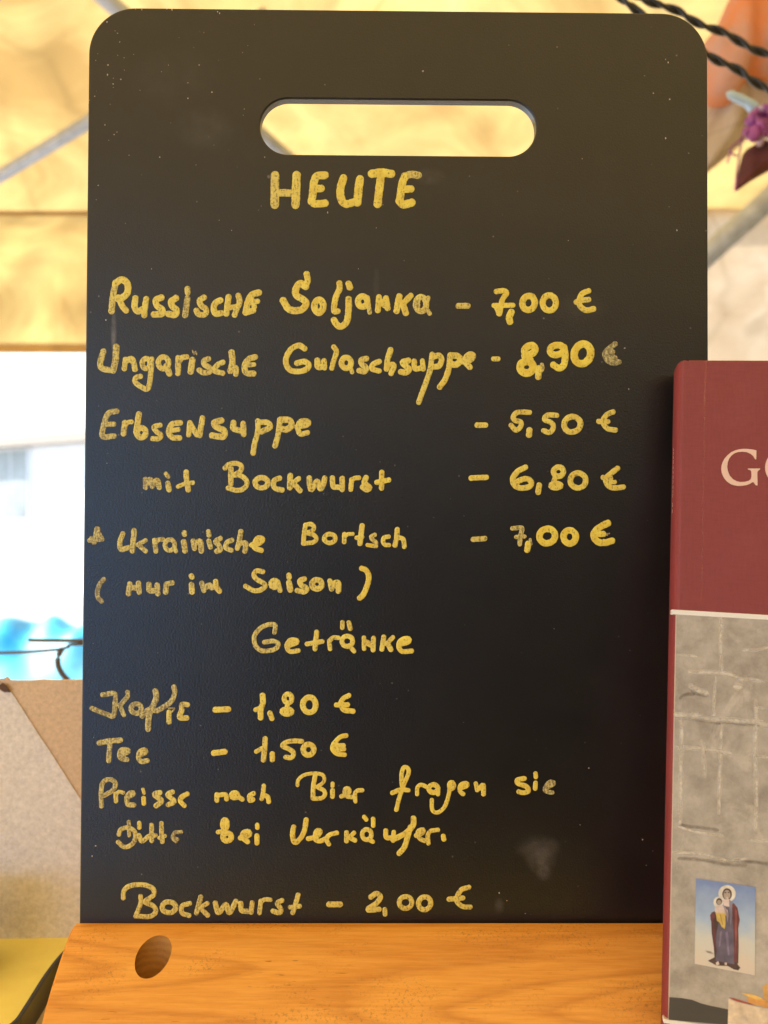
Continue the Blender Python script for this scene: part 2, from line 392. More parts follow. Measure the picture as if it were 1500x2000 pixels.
word('8,90', 900, 650, a, 0, '''38|268,212 302,212 !.2;56|o562,140,46,34,-28;60|o535,280,52,48;60|525,190 560,220;48|635,290 630,358 !.1;28|660,258 668,290 640,330 !.5;
52|o780,140,56,40,-12;52|842,120 850,190 838,260 800,288 755,262;58|o990,172,66,82,18;
42|1255,92 1205,130 1172,172 1195,225 1240,245 1285,238 !.9;38|1180,170 1235,155 !.95;38|1190,200 1255,205 !.9;30|1210,220 1240,190 !.9''')
word('Erbsensuppe', 180, 780, 1500/460, .25, '''34|155,76 105,88 78,150 66,235 138,234 !.55;30|82,160 138,158 !.5;34|208,150 200,218 !.4;28|208,172 225,148 250,144;
36|298,95 288,160 280,205;36|o313,212,28,30;30|432,165 392,175 410,205 438,228 425,250 385,250;34|560,150 510,158 487,205 510,242 555,246;30|495,200 548,192;
32|622,150 615,225;32|628,160 665,225;34|702,120 685,228;38|822,135 778,148 790,175 840,200 835,238 765,230;36|900,150 900,185 940,198;34|962,155 965,222;
32|1055,138 1055,200 1035,280 1025,342;34|1060,145 1118,148 1132,178 1080,205;34|1195,132 1185,220 1165,295;38|1200,130 1255,132 1270,165 1240,190 1200,188;
32|1305,175 1370,162 1375,140 1330,140 1310,180 1325,220 1370,212''')
word('5,50', 900, 780, 1500/340, .2, '''44|142,222 212,222;42|590,112 490,112 452,150 465,180 515,195 515,235 475,265 435,225;50|592,268 588,305;
42|825,137 745,137 722,175 770,195 798,230 770,285 715,270;48|o960,215,72,66,-20;42|1310,108 1255,135 1225,190 1260,250 1332,264;42|1190,190 1265,192''')
word('mit', 260, 880, 1500/260, .5, '''54|138,325 140,415 !.7;50|160,335 200,325 215,405 !.7;54|230,350 275,335 295,415;40|150,380 200,370 280,390;58|392,372 405,440 !.35;44|370,262 395,295 !.5;
60|598,245 602,330 620,440 !.3;46|508,405 590,372 672,362 !.25''')
word('Bockwurst', 420, 880, a, .25, '''38|82,142 115,112 180,105 215,130 205,170 140,205;42|130,150 128,270;38|148,200 210,205 260,250 240,305 180,325 108,305;
42|o378,262,52,42;40|525,225 485,242 475,288 500,312 545,320;44|612,205 608,300;38|680,228 630,268;42|635,265 690,325;
42|768,225 772,290 785,318 830,250 855,312 880,280 892,225;42|955,225 962,290 1010,300;42|1035,228 1035,315;38|1112,238 1105,315 !.1;36|1112,245 1135,225 1170,222 !.1;
44|1228,222 1215,262 1258,300 1240,320 1202,298 !.15;40|1357,178 1355,305 !.05;40|1318,258 1412,240 !.05''')
word('6,80', 900, 880, 1500/340, .15, '''44|90,237 218,231 !.1;46|555,145 490,180 447,245 465,300 520,322 590,312 608,275 570,242 505,258 472,285;46|675,300 667,358;
46|o842,182,42,40;42|o820,302,46,20;40|820,220 800,270;46|o1010,258,66,64;44|1350,155 1290,200 1248,245 1268,300 1320,322 1398,314;42|1228,232 1290,240 !.3;36|1265,270 1325,272''')
word('star_and_Ukrainische', 160, 1010, 1500/380, .45, '''44|118,95 108,170 !.7;34|60,180 155,172 !.7;34|118,110 150,160 !.7;34|75,165 95,195 !.7;
38|315,130 292,190 302,248 355,235;40|402,105 396,180 388,258;32|490,180 430,212;34|435,212 490,262;36|560,180 570,262;34|568,195 590,175 622,172;
34|o678,215,38,42;32|712,235 725,262;42|785,192 795,258;38|790,122 791,132;38|858,185 868,240;42|885,195 915,190 920,258;36|978,185 990,230;36|975,112 980,138 !.5;
38|1065,165 1030,188 1055,215 1068,250 1040,262;36|1155,178 1118,195 1110,235 1150,256;38|1225,112 1210,200 1198,238;38|1215,205 1262,200 1256,262;
38|1310,215 1370,200 1395,170 1360,160 1335,195 1330,235 1382,256 !.1''')
word('Bortsch', 560, 1000, 1500/260, .15, '''50|210,150 195,260 188,352;48|210,148 270,135 308,170 285,215 225,232;48|230,240 300,255 335,300 300,340 200,355;
50|o485,298,62,50;50|650,252 648,335;42|668,265 690,250 742,246;58|850,158 838,250 825,352;46|788,290 850,282;
46|990,258 950,278 968,310 1010,350 990,382 !.35;44|912,372 1005,384 !0;46|1148,278 1098,288 1085,335 1110,370 1152,372;54|1245,198 1238,290 1220,372;50|1270,290 1312,305 1325,390''')
word('7,00', 900, 1000, 1500/340, 0, '''42|107,236 205,229 !.35;38|447,142 525,138 518,190 508,275 !.55;34|478,215 548,212 !.5;50|580,275 572,325 !.05;24|598,238 605,275 !.7;
54|o745,207,68,62,-15;54|o938,214,53,57;56|1265,98 1200,130 1150,180 1155,230 1195,262 1255,262 1300,248;50|1180,190 1225,190;12|1230,190 1278,186 !.8;12|1235,178 1262,200 !.8''')
word('(_nur_im', 170, 1090, 1500/290, .55, '''46|168,215 125,270 105,340 112,400 145,435 !.85;50|432,262 418,358;52|440,300 490,300;50|520,255 528,345;
54|625,268 632,325 690,330;52|708,275 715,358;52|800,270 795,342;50|805,262 860,250;54|1055,270 1062,340 !.35;52|1055,182 1060,190 !.3;
50|1160,255 1180,325;56|1190,300 1240,275 1260,295;54|1300,240 1305,290 1335,332 !.2''')
word('Saison_)', 450, 1090, 5, .25, '''46|315,132 255,125 230,165 262,210 330,250 335,285 280,315 220,315 150,275;50|o432,252,36,34;54|435,230 440,275;46|465,240 485,315;
54|572,242 585,308;48|570,168 574,188;50|720,205 678,222 695,265 745,295 725,328 655,318;54|o845,256,48,44;48|972,225 988,300;52|1000,250 1052,240 1055,320;50|990,270 1040,275;
52|1285,102 1325,120 1350,180 1335,270 1300,350 1265,388 !.05''')
word('Getränke', 470, 1200, a, .2, '''36|275,145 280,88 220,84 150,122 110,185 122,255 160,290 210,298 280,282 308,245 270,218 195,226 !.5;
36|400,252 455,232 455,210 400,212 376,255 400,302 468,295;38|618,145 605,280;38|542,240 662,220;34|722,228 728,280;34|722,215 755,188 795,190;
38|o868,218,44,42;36|890,260 922,298;34|828,65 828,108;36|880,68 892,115;34|1003,190 1005,278;44|1020,225 1065,250;38|1082,195 1078,288;
38|1165,185 1150,282;36|1238,188 1190,240;40|1195,235 1222,285;38|1310,242 1370,222 1365,195 1310,208 1286,250 1312,300 1390,298 !.05''')
word('Kaffe', 160, 1330, 5, .7, '''46|205,135 320,125 322,230 308,340 240,325 100,268 ;44|445,112 445,150 380,230;42|368,235 408,330;48|o530,270,50,46;
54|718,100 725,165 695,240 655,340 645,468;50|590,340 650,280 720,290 ;48|900,60 905,120 875,195 820,240 740,290;46|850,305 850,400 !.3;16|850,265 905,268 880,300 !1;
46|1030,232 978,228 975,285 !.4;50|975,285 955,355 1022,362 !.3;54|1305,282 1428,276 !.1''')
word('1,80', 450, 1330, 1500/270, .1, '''60|350,160 352,240 328,310 328,395;48|275,312 330,290;54|430,350 450,405;52|o625,190,42,50;54|o613,332,54,28;50|620,240 615,300;
60|o857,260,70,82;50|1285,158 1225,190 1190,245;52|1152,260 1270,258 !.05;56|1205,260 1230,312 1328,328 !.05''')
word('Tee', 170, 1420, 1500/280, .65, '''54|130,165 250,145 348,138;50|240,150 235,230 225,350;50|345,290 430,258 420,235 355,245 340,290 360,330 415,340;46|380,260 380,310;
50|545,295 618,262 610,240 560,250 538,310 565,360 628,352 !.5;58|1328,272 1440,258 !.1''')
word('1,50', 450, 1420, 1500/270, .15, '''54|378,128 372,230 358,355 !.25;46|282,265 355,225;54|455,292 455,352;50|772,155 690,150 605,165 565,205 630,235 685,280 665,330 602,328 !.2;
58|o848,245,58,58;48|1255,92 1190,110 1120,185 1108,240 1160,290 1238,300 !0;50|1125,205 1225,200;50|1125,240 1230,240;40|1150,170 1180,260''')
word('Preisse_nach', 170, 1500, 1500/390, .35, '''34|108,285 106,190 118,110 175,85 212,115 195,165 130,205 !.65;32|215,195 218,248 !.3;28|222,195 240,178 272,185 !.4;
36|300,220 350,195 330,185 302,215 305,270 350,278 !.55;34|425,228 427,265 !.05;24|420,160 428,188 !.3;38|545,185 505,198 538,225 560,250 520,282;
36|640,180 605,200 635,228 655,255 612,275 !.3;34|752,195 708,218 702,250 730,282 !.05;30|712,225 750,195;34|975,200 975,242 !.1;34|985,205 1040,200 1048,232 !.1;
36|o1108,205,24,20 !.1;34|1130,210 1165,235 !.1;36|1250,192 1220,212 1225,245 1245,238 !.15;32|1328,135 1320,200 1312,230 !.15;34|1335,205 1358,220 1365,252 !.1''')
word('Bier', 560, 1490, 7.5, .15, '''52|158,325 165,260 230,190 340,158 450,155 530,180 552,240 520,300 440,350;66|415,200 390,350 385,515;60|470,365 545,405 562,460 515,515 400,525;
66|672,405 670,490;58|672,305 672,335;60|802,490 870,468 922,420 905,375 860,380 850,440 885,492 960,500 !.25;60|1105,400 1040,405 1000,450 1005,560 !.2''')
word('fragen_sie', 740, 1480, 1500/380, .1, '''32|135,400 160,300 195,200 228,120 222,80 195,72 178,110 175,170 182,240;34|105,270 170,245 225,250;30|295,280 298,228 325,208 362,222;
38|o420,238,36,30;34|455,240 455,278;34|o560,215,18,26;30|545,200 540,280 505,380 450,422 412,400 408,325;34|630,235 682,212 670,195 632,212 625,255 648,278;
32|748,200 758,248 !.15;36|775,235 805,212 806,278;36|1120,160 1068,172 1075,200 1135,220 1152,255 1120,270 1080,262;34|1208,195 1205,236;32|1208,122 1210,148;
32|1290,232 1350,200 1325,185 1290,215 1285,255 1335,268 !.75''')
word('bitte_bei', 200, 1580, a, .4, '''36|135,205 150,168 205,150 258,180 268,235 240,288 180,310 130,270 !.5;30|215,105 218,215 !.7;34|300,115 300,150 !.2;36|298,215 322,262 380,222 430,215;
36|400,132 402,258;36|480,118 482,200 488,265;30|465,235 508,220;30|640,188 590,192 572,232 598,262 !.7;26|572,230 612,245 !.8;38|o997,125,20,40 !.1;44|o1015,228,34,32 !.1;34|942,188 975,182 !.15;
40|1125,235 1195,212 1190,185 1150,190 1142,230 1180,265 !.1;40|1258,220 1258,275 !.05;34|1260,130 1262,152 !0''')
word('Verkäufer', 540, 1580, a, .1, '''40|140,148 130,210 148,272 190,245 225,180 242,90;38|260,242 330,222 355,182 325,180 315,240 350,262 395,245;36|490,195 430,212 408,250 425,285;
36|570,192 570,260 !.25;34|630,195 592,230;36|595,232 638,255;36|o735,208,38,42 !.2;36|750,245 782,265 !0;34|715,65 730,85 !0;34|787,82 787,135 !0;
38|890,178 892,230 930,235;36|955,190 950,255;44|1115,78 1112,130 1060,190 950,248;42|1090,150 1060,250 1040,310 1000,360;36|1138,215 1192,192 1190,168 1152,185 1165,238 1205,258 !.25;
34|1312,170 1255,180 1232,215 1236,278 !.15;38|1358,222 1362,245 !0''')
word('Bockwurst', 220, 1700, 3.75, .35, '''34|78,200 85,145 130,112 220,105 290,130 302,175 240,225;32|205,190 205,240 172,330;34|240,235 300,262 315,305 270,338 170,335;
36|o412,270,50,40;34|562,242 510,260 508,310 558,330;34|645,195 630,250 615,310 !.5;32|692,242 640,275;34|642,275 695,328;36|752,240 775,310 830,250 855,310 902,228;
36|938,242 945,292 1000,300;34|1022,238 1015,305;32|1085,225 1075,310;30|1088,232 1115,212 1155,216;34|1240,220 1205,240 1232,285 1220,312 1175,298;
34|1358,180 1342,240 1320,308;32|1302,270 1368,262''')
word('2,00', 610, 1700, 1500/330, .25, '''50|150,302 245,302;44|520,235 570,205 605,235 570,290 495,345 592,345;44|500,352 560,350;40|645,348 645,388;42|o828,285,56,54,-10;44|o997,292,54,58,20;
42|1388,150 1320,175 1285,240 1290,285 1340,322 1400,325;42|1215,255 1335,245''')
for txt, st in W:
    ex = sorted(((min(p[0] for p in q[1])-q[0]/2, max(p[0] for p in q[1])+q[0]/2, q) for q in st), key=lambda e: e[0])
    runs = [[ex[0]]]
    for e in ex[1:]:
        if e[0]-max(q[1] for q in runs[-1]) > 13: runs.append([])
        runs[-1].append(e)
    for g_ in runs: ribbons('handwritten_word', BP, [e[2] for e in g_], M_PAINT, board)
# tiny specks of dust and chips on the upper left corner of the board
M_DUST = simple('dust_speck', (.62, .55, .5), .8)
specks = [(265,18),(277,19),(326,17),(336,19),(425,23),(429,26),(209,43),(230,65),(234,82),(178,79),(191,105),(230,108),(187,118),(211,127),(210,146),(236,155),(221,164),(185,188),
          (172,207),(205,244),(223,263),(252,303),(474,103),(389,127),(477,213),(367,192),(414,180),(517,307),(312,307),(192,362),(188,390),(428,430),(296,525),(207,625),(1259,148),(1276,182),(1308,194),
          (1300,116),(1305,122),(1300,270),(1322,450),(1220,680),(1228,760),(1082,1228),(1255,1640),(1275,1662),(187,1652),(180,1672),(1133,1611),(990,1759),(975,1744),(1026,1784),(1262,1690),(1150,1500),
          (640,415),(748,400),(735,445),(700,525),(1110,470),(826,139),(1137,310),(182,1257),(211,885),(209,905),(193,793),(216,830),(183,1440)]
vs, fs = [], []
for i, (px, py) in enumerate(specks+[(random.triangular(165, 600, 170), random.triangular(30, 500, 60)) for _ in range(30)]):
    r = random.uniform(.6, 1.7) if i < 60 else random.uniform(.4, .9); b = len(vs)
    k = random.uniform(.6, 1.3)
    for j in range(6):
        q = j*pi/3+random.uniform(-.3, .3); x, z = BP.uv(px+cos(q)*r*k, py+sin(q)*r/k); vs.append((x, -.00001, z))
    x, z = BP.uv(px, py); vs.append((x, -.0002, z))
    fs += [(b+j, b+(j+1) % 6, b+6) for j in range(6)]
o = mesh('dust', vs, fs, M_DUST, board); o['kind'] = 'stuff'

# ================================================================ wooden base
def rel(d, z): return (CY+d, CZ+z)
x0b, x1b = -.1027, .1105
ztop = BP.M @ Vector((0, 0, 0))
prof = [(.3180, -.1382), (.3165, -.1368), (.3052, -.1368)]   # back and groove wall
_, zt = BP.uv(700, 1800); wt = BP.M @ Vector((0, 0, zt)); yt, zt = wt.y, wt.z
prof2 = [(CY+.3200, zt-.0015), (CY+.3185, zt), (yt+BT+.0008, zt), (yt+BT+.0008, zt-.012), (yt-.0006, zt-.012), (yt-.0006, zt-.0005), (yt-.0012, zt)]
front = [(-.0070, -.1373), (-.0092, -.1378), (-.0112, -.1387), (-.0138, -.1401), (-.0168, -.1418), (-.0215, -.1448), (-.0255, -.1474), (-.0300, -.1508), (-.0335, -.1545), (-.0350, -.1580), (-.0352, -.1890), (-.0340, -.1900)]
zoff = (zt-CZ)-(-.1371)
pf = prof2+[(y, CZ+z+(zoff if z > -.16 else 0)) for y, z in front]+[(CY+.3190, CZ-.1900), (CY+.3200, CZ-.1890)]
def prism_x(name, prof, x0, x1, m, parent, bev=.0008):
    bm = bmesh.new(); A = [bm.verts.new((x0, y, z)) for y, z in prof]; B = [bm.verts.new((x1, y, z)) for y, z in prof]; n = len(prof)
    fa = bm.faces.new(A); fb = bm.faces.new(B[::-1])
    for i in range(n): bm.faces.new((A[i], B[i], B[(i+1) % n], A[(i+1) % n]))
    bmesh.ops.recalc_face_normals(bm, faces=bm.faces)
    es = list(set(fa.edges) | set(fb.edges)); bmesh.ops.bevel(bm, geom=es, offset=bev, segments=2, affect='EDGES')
    return bmobj(name, bm, m, parent)
stand = prism_x('wooden_stand', pf, x0b, x1b, M_WOOD, None)
tag(stand, 'orange pine block with sloping front and drilled pen hole, holding the menu board', 'board stand')
hc = P(297, 1866, .2818)
bm = bmesh.new(); bmesh.ops.create_cone(bm, cap_ends=True, segments=40, radius1=.0054, radius2=.0054, depth=.06)
cut = bmobj('cutter', bm, M_WOOD); cut.location = (hc.x, hc.y-.0004, CZ-.1440); cut.rotation_euler = (rad(-12), rad(7), 0)
md = stand.modifiers.new('b', 'BOOLEAN'); md.object = cut; md.operation = 'DIFFERENCE'; md.solver = 'EXACT'
dg = bpy.context.evaluated_depsgraph_get(); nm = bpy.data.meshes.new_from_object(stand.evaluated_get(dg))
q = Nd('end_grain'); wv = q.n('TexWave', wave_type='RINGS', rings_direction='X'); q.l(q.coord(loc=(0, -.02, .16)), wv.inputs['Vector']); wv.inputs['Scale'].default_value = 150; wv.inputs['Distortion'].default_value = 6
q.col(q.mix(q.noise(q.coord(scale=(1, 1, .4)), 900, 3), q.ramp(wv.outputs['Fac'], [(.2, (.46, .21, .036)), (.8, (.34, .14, .022))]), (.40, .18, .03))).set(Roughness=.75); q.bump(q.noise(q.coord(), 1200, 3), .4, .0004)
nm.materials.append(q.m)
for p_ in nm.polygons:
    c_ = p_.center
    if (c_.x-hc.x)**2+(c_.y-hc.y)**2 < .0085**2 and (abs(p_.normal.z) < .5 or c_.z < CZ-.165) and CZ-.18 < c_.z: p_.material_index = 1
stand.modifiers.clear(); stand.data = nm; bpy.data.objects.remove(cut)

# ================================================================ book
S_ = 1.131
KLOC = (.083376*S_, CY+.252*S_, CZ+.0433308*S_); KROT = (-.17059789, .03794789, -.2039237)
KP = Pl(KLOC, KROT)
book = thing('book', 'maroon hardback book with stone wall photograph leaning against the menu board', 'book', KLOC, KROT)
zbot = -.262; CWID = .155; TH = .0125
M_GREYP = simple('dark_print', (.075, .065, .05), .5, 0, .1)
bmobj('front_cover', boxv(0.0012, CWID, 0, .0026, zbot, 0, .0009, 3), M_MAROON, book)
bmobj('back_cover', boxv(0.0012, CWID, TH-.0026, TH, zbot, 0, .0009, 3), M_MAROON, book)
# rounded spine
sp = []
for k in range(9):
    q = pi/2*(k/8); sp.append((.0016-.0012*sin(q*1), .0008-.0+0*q))
pts = [(.0030, .0001), (.0016, .0004), (.0006, .0012), (.0001, .0025), (-.0001, .0062), (.0001, TH-.0025), (.0006, TH-.0012), (.0016, TH-.0004), (.0030, TH-.0001), (.0030, TH-.0006), (.0012, TH-.0030), (.0010, .0062), (.0012, .0030), (.0030, .0006)]
vs = []; zs = [zbot, zbot+.001]+[zbot+.02*i for i in range(1, 13)]+[-.0012, -.0002]
for j, z in enumerate(zs):
    ins = .0006 if j in (0, len(zs)-1) else 0
    for x, y in pts: vs.append((x+ins, y, z))
n = len(pts); fs = []
for j in range(len(zs)-1):
    for i in range(n): fs.append((j*n+i, j*n+(i+1) % n, (j+1)*n+(i+1) % n, (j+1)*n+i))
fs += [tuple(range(n)), tuple((len(zs)-1)*n+i for i in range(n))[::-1]]
spine = mesh('spine', vs, fs, M_DKMAROON, book, True)
bmobj('page_block', boxv(.0032, CWID-.003, .0028, TH-.0028, zbot+.003, -.003), M_PAPER, book)
def kflat(name, pts, m, lift, parent=book):
    """flat print on the cover, given by photo pixels"""
    bm = bmesh.new(); vv = []
    for px, py in pts:
        x, z = KP.uv(px, py); vv.append(bm.verts.new((x, -lift, z)))
    f = bm.faces.new(vv); f.normal_update(); bmesh.ops.triangulate(bm, faces=[f]); bmesh.ops.recalc_face_normals(bm, faces=bm.faces)
    for f in bm.faces:
        if f.normal.y > 0: f.normal_flip()
    return bmobj(name, bm, m, parent)
def kb(px, py): return KP.uv(px, py)
xs, zs1 = kb(1400, 1195.5); _, zs2 = kb(1400, 1205); _, ze1 = kb(1322, 1993.5)
# stripe, photo, lower stripe follow the cover's own axes
def kquad(name, x0, x1, z0, z1, m, lift):
    return mesh(name, [(x0, -lift, z0), (x1, -lift, z0), (x1, -lift, z1), (x0, -lift, z1)], [(0, 1, 2, 3)], m, book)
bmobj('white_stripe', boxv(-.00030, CWID-.0005, -.00016, .0030, zs2, zs1, .0001, 1), M_WHITEP, book)
xph, _ = kb(1316, 1500)
kquad('printed_photograph', xph, CWID-.0008, zbot+.02, zs2, M_STONE, .00006)
kquad('photo_edge', xph-.0003, xph, ze1, zs2, simple('pale_edge', (.62, .5, .4), .5), .00007)
bmobj('white_stripe', boxv(-.00030, CWID-.0005, -.00018, .0030, ze1-.0011, ze1, .0001, 1), M_WHITEP, book)
# title lettering
M_PINK = simple('pale_pink_print', (.80, .55, .44), .5, 0, .04)
def z6(L): return [(1280+x/4.764, 840+y/4.764) for x, y in L]
def smoothp(L, st=6): return catmull(L, st)
G = [(940,190),(905,181),(860,176),(820,175),(780,179),(740,190),(702,208),(670,235),(643,266),(625,300),(615,330),(612,360),(616,395),(628,428),(646,458),(668,482),(698,502),(730,514),(765,520),(800,520),(850,512),(880,500),(905,484),
     (915,488),(922,500),(932,513),(948,517),(950,505),(948,398),(954,380),(974,366),(974,358),(860,358),(858,366),(885,374),(892,390),(893,430),(886,458),(868,472),(830,482),(790,484),(755,476),(720,456),(692,424),(675,385),(668,345),(672,305),(684,270),(705,240),(735,217),(770,205),(810,202),(850,207),(885,222),(910,243),(926,272),(938,275)]
kflat('title_letter', z6(G), M_PINK, .00012)
O = [(1195+175*cos(2*pi*k/48), 350+170*sin(2*pi*k/48)) for k in range(48)]; I = [(1200+120*cos(2*pi*k/48), 350+140*sin(2*pi*k/48)) for k in range(48)]
A_ = z6(O); B_ = z6(I); vs = [(kb(*p)[0], -.00012, kb(*p)[1]) for p in A_+B_]
mesh('title_letter', vs, [(k, (k+1) % 48, 48+(k+1) % 48, 48+k) for k in range(48)], M_PINK, book)
# pale joints and cracks in the printed stone wall
def mat_soft(name, c):
    q = Nd(name); at = q.n('Attribute', attribute_name='fade'); nz = q.ramp(q.noise(q.coord(), 260, 5, .7), [(.36, q.g(.3)), (.62, q.g(1))])
    q.col(c).set(Roughness=.45); tr = q.n('BsdfTransparent'); mx = q.n('MixShader')
    q.l(q.math('MULTIPLY', at.outputs['Fac'], nz), mx.inputs[0]); q.l(tr.outputs[0], mx.inputs[1]); q.l(q.b.outputs[0], mx.inputs[2]); q.l(mx.outputs[0], q.out.inputs[0]); return q.m
M_JOINT = mat_soft('printed_joint', (.80, .74, .64)); M_JOINTD = mat_soft('printed_shade', (.17, .135, .10))
def z7(L): return [(1280+x/4, 1190+y/4) for x, y in L]
J = []
for wd, L in ((1.6, [(190,357),(250,362),(320,370)]), (2.6, [(280,490),(400,492),(560,503),(640,535),(680,550)]), (2, [(690,545),(760,548),(830,562)]), (5, [(175,822),(250,835),(330,832)]), (4, [(330,838),(430,862),(520,862),(650,872),(780,880),(880,905)]),
      (2.6, [(175,1080),(260,1083),(360,1085)]), (2.2, [(400,1100),(500,1108),(580,1122)]), (2.2, [(750,1140),(880,1158)]), (2, [(190,1700),(300,1735),(520,1768)]), (2.4, [(740,1805),(880,1815)]), (1.8, [(690,315),(780,320),(880,298)]),
      (2.6, [(515,70),(512,250),(515,490)]), (2.2, [(470,540),(462,680),(455,820)]), (3, [(200,860),(206,1000),(200,1200),(200,1400),(190,1690)]), (2.2, [(515,890),(510,1100),(502,1300),(498,1590)]), (2.8, [(790,720),(785,900),(780,1150),(790,1400),(785,1700)]),
      (4, [(280,600),(330,630),(395,655)]), (2, [(785,770),(850,775)]), (3, [(1000/5.88*0+360,1040),(375,1100),(385,1300)]), (2, [(150,1900),(350,1910),(560,1960),(700,1950)]), (5, [(640,605),(650,606)])):
    J.append((wd*2.6+2.5, z7(L), .8))
o = ribbons('stone_joints', KP, J, M_JOINT, book, h=.00002, base=-.0001, soft=True); o['kind'] = 'stuff'
J = [(8, z7(L), .5) for L in ([(200,850),(360,866),(500,890),(520,878)], [(540,880),(660,893),(800,905)], [(200,1690),(330,1702),(480,1725)], [(290,640),(330,660),(395,668)], [(190,1945),(380,1960),(520,1990),(700,2000)], [(200,690),(240,665),(290,665)], [(1100/2,1960),(780,1975),(880,1990)])]
o = ribbons('stone_shadows', KP, J, M_JOINTD, book, h=.000018, base=-.0001, soft=True); o['kind'] = 'stuff'
# picture printed on the cover: a robed figure carrying a child, plain shapes
def z8(L): return [(1280+x/5.882, 1660+y/5.882) for x, y in L]
def skym():
    q = Nd('printed_sky'); tc = q.n('TexCoord'); sx = q.n('SeparateXYZ'); q.l(tc.outputs['Object'], sx.inputs[0])
    xa, za = kb(1420, 1725); xb, zb = kb(1420, 1905); mr = q.n('MapRange'); q.l(sx.outputs['Z'], mr.inputs[0]); mr.inputs[1].default_value = zb; mr.inputs[2].default_value = za
    f = q.math('ADD', mr.outputs[0], q.math('MULTIPLY', q.math('SUBTRACT', q.noise(q.coord(), 130, 3), .5), .5))
    q.col(q.ramp(f, [(.12, (.72, .63, .52)), (.38, (.66, .66, .60)), (.62, (.42, .54, .70)), (.95, (.22, .30, .55))])).set(Roughness=.4); return q.m
kflat('picture_card', z8([(465, 325), (1148, 425), (1142, 1440), (450, 1305)]), skym(), .00022)
def soft(name, c): return simple(name, c, .5, 0, .3, 260)
HALO = soft('print_halo', (.74, .70, .60)); SKIN = soft('print_skin', (.42, .34, .27)); RED = soft('print_red', (.19, .06, .055)); BLU = soft('print_violet', (.15, .125, .17)); YEL = soft('print_yellow', (.70, .50, .13)); PALE = soft('print_pale', (.66, .54, .50)); BRN = soft('print_brown', (.10, .06, .045))
def ell(cx, cy, rx, ry, n=20): return [(cx+rx*cos(2*pi*k/n), cy+ry*sin(2*pi*k/n)) for k in range(n)]
pic = [(ell(822, 500, 100, 98), HALO, 23), (ell(722, 600, 56, 66), HALO, 24),
       ([(600,1270),(680,1230),(900,1260),(975,1350),(950,1380),(900,1370),(830,1330),(700,1325)], BRN, 25),
       ([(640,720),(700,690),(800,640),(900,610),(935,660),(968,800),(950,900),(955,1100),(950,1300),(880,1320),(680,1270),(670,1120),(645,950),(640,820)], BRN, 26),
       ([(760,650),(860,640),(885,800),(900,1000),(905,1310),(690,1270),(690,1000),(720,860)], BLU, 27),
       ([(895,610),(940,660),(968,800),(945,880),(950,1100),(935,1290),(900,1280),(905,1000),(885,800),(875,650)], RED, 28),
       ([(628,740),(660,715),(690,760),(650,840),(632,800)], RED, 29),
       (ell(822, 505, 55, 68), BRN, 30), (ell(820, 512, 40, 55), SKIN, 31), (ell(730, 590, 34, 40), BRN, 32), (ell(730, 598, 24, 28), SKIN, 33),
       ([(760,570),(850,560),(885,620),(840,650),(790,640)], PALE, 34),
       ([(680,650),(760,630),(830,690),(840,750),(740,740),(680,710)], PALE, 35),
       ([(690,715),(800,720),(805,830),(795,905),(760,880),(735,830),(705,810)], YEL, 36),
       ([(800,940),(830,930),(850,1200),(830,1210)], soft('print_fold', (.24, .19, .28)), 37), ([(740,930),(765,930),(745,1100),(725,1110)], soft('print_fold2', (.22, .18, .25)), 38)]
pic += [([(845,560),(880,600),(882,760),(860,880),(845,700)], soft('print_grey_violet', (.24, .22, .28)), 39), ([(915,660),(935,700),(930,1000),(918,1200),(912,900)], soft('print_lit_red', (.32, .10, .08)), 40),
        ([(650,800),(672,780),(690,1000),(700,1200),(672,1100),(655,960)], soft('print_deep_red', (.14, .05, .05)), 41), ([(780,655),(800,650),(840,740),(825,830),(810,740)], soft('print_rose', (.42, .32, .32)), 42),
        ([(735,735),(750,735),(775,860),(765,860)], soft('print_ochre', (.50, .32, .07)), 43), ([(790,480),(812,478),(812,490),(790,492)], BRN, 44), ([(828,478),(850,482),(848,492),(828,490)], BRN, 45),
        ([(812,535),(834,535),(830,562),(814,560)], soft('print_beard', (.55, .50, .44)), 46), ([(690,1290),(720,1270),(735,1310),(700,1322)], PALE, 47), ([(790,1285),(820,1290),(815,1320),(795,1315)], PALE, 48),
        ([(570,1150),(640,1165),(672,1195),(600,1180)], soft('print_cloud_shade', (.45, .36, .28)), 22)]
for L, m, k in pic: kflat('picture_shape', z8(L), m, k*.00001)
# dark band and pale panel at the foot of the printed photograph
kflat('printed_shape', z8([(160,1690),(300,1700),(420,1720),(520,1760),(620,1785),(836,1830),(836,2010),(150,1950)]), M_GREYP, .00014)
kflat('printed_shape', z8([(838,1700),(900,1730),(1000,1760),(1100,1785),(1330,1830),(1330,2100),(830,2040)]), soft('print_cloth', (.74, .60, .44)), .00018)
for L, c in (([(845,1690),(900,1700),(1100,1760),(1140,1780),(1000,1755),(900,1722)], (.42, .10, .07)), ([(970,1640),(1030,1645),(1130,1660),(1230,1700),(1200,1725),(1080,1690)], (.80, .50, .14)), ([(1040,1700),(1160,1690),(1330,1740),(1330,1825),(1200,1790),(1080,1760)], (.72, .36, .10)), ([(1230,1560),(1330,1510),(1330,1740),(1240,1700)], (.70, .40, .12))):
    kflat('printed_shape', z8(L), soft('print_bit', c), .00020+random.random()*.00004)
o = ribbons('hinge_highlight', KP, [(4, [(1379,706),(1378,735),(1376,772),(1376,815)], .35), (3, [(1376,815),(1373,1010),(1370,1190)], .18)], mat_soft('highlight_tint', (.62, .22, .15)), book, h=.00002, base=-.00004, soft=True)  # highlight along the hinge crease, painted as a pale soft line
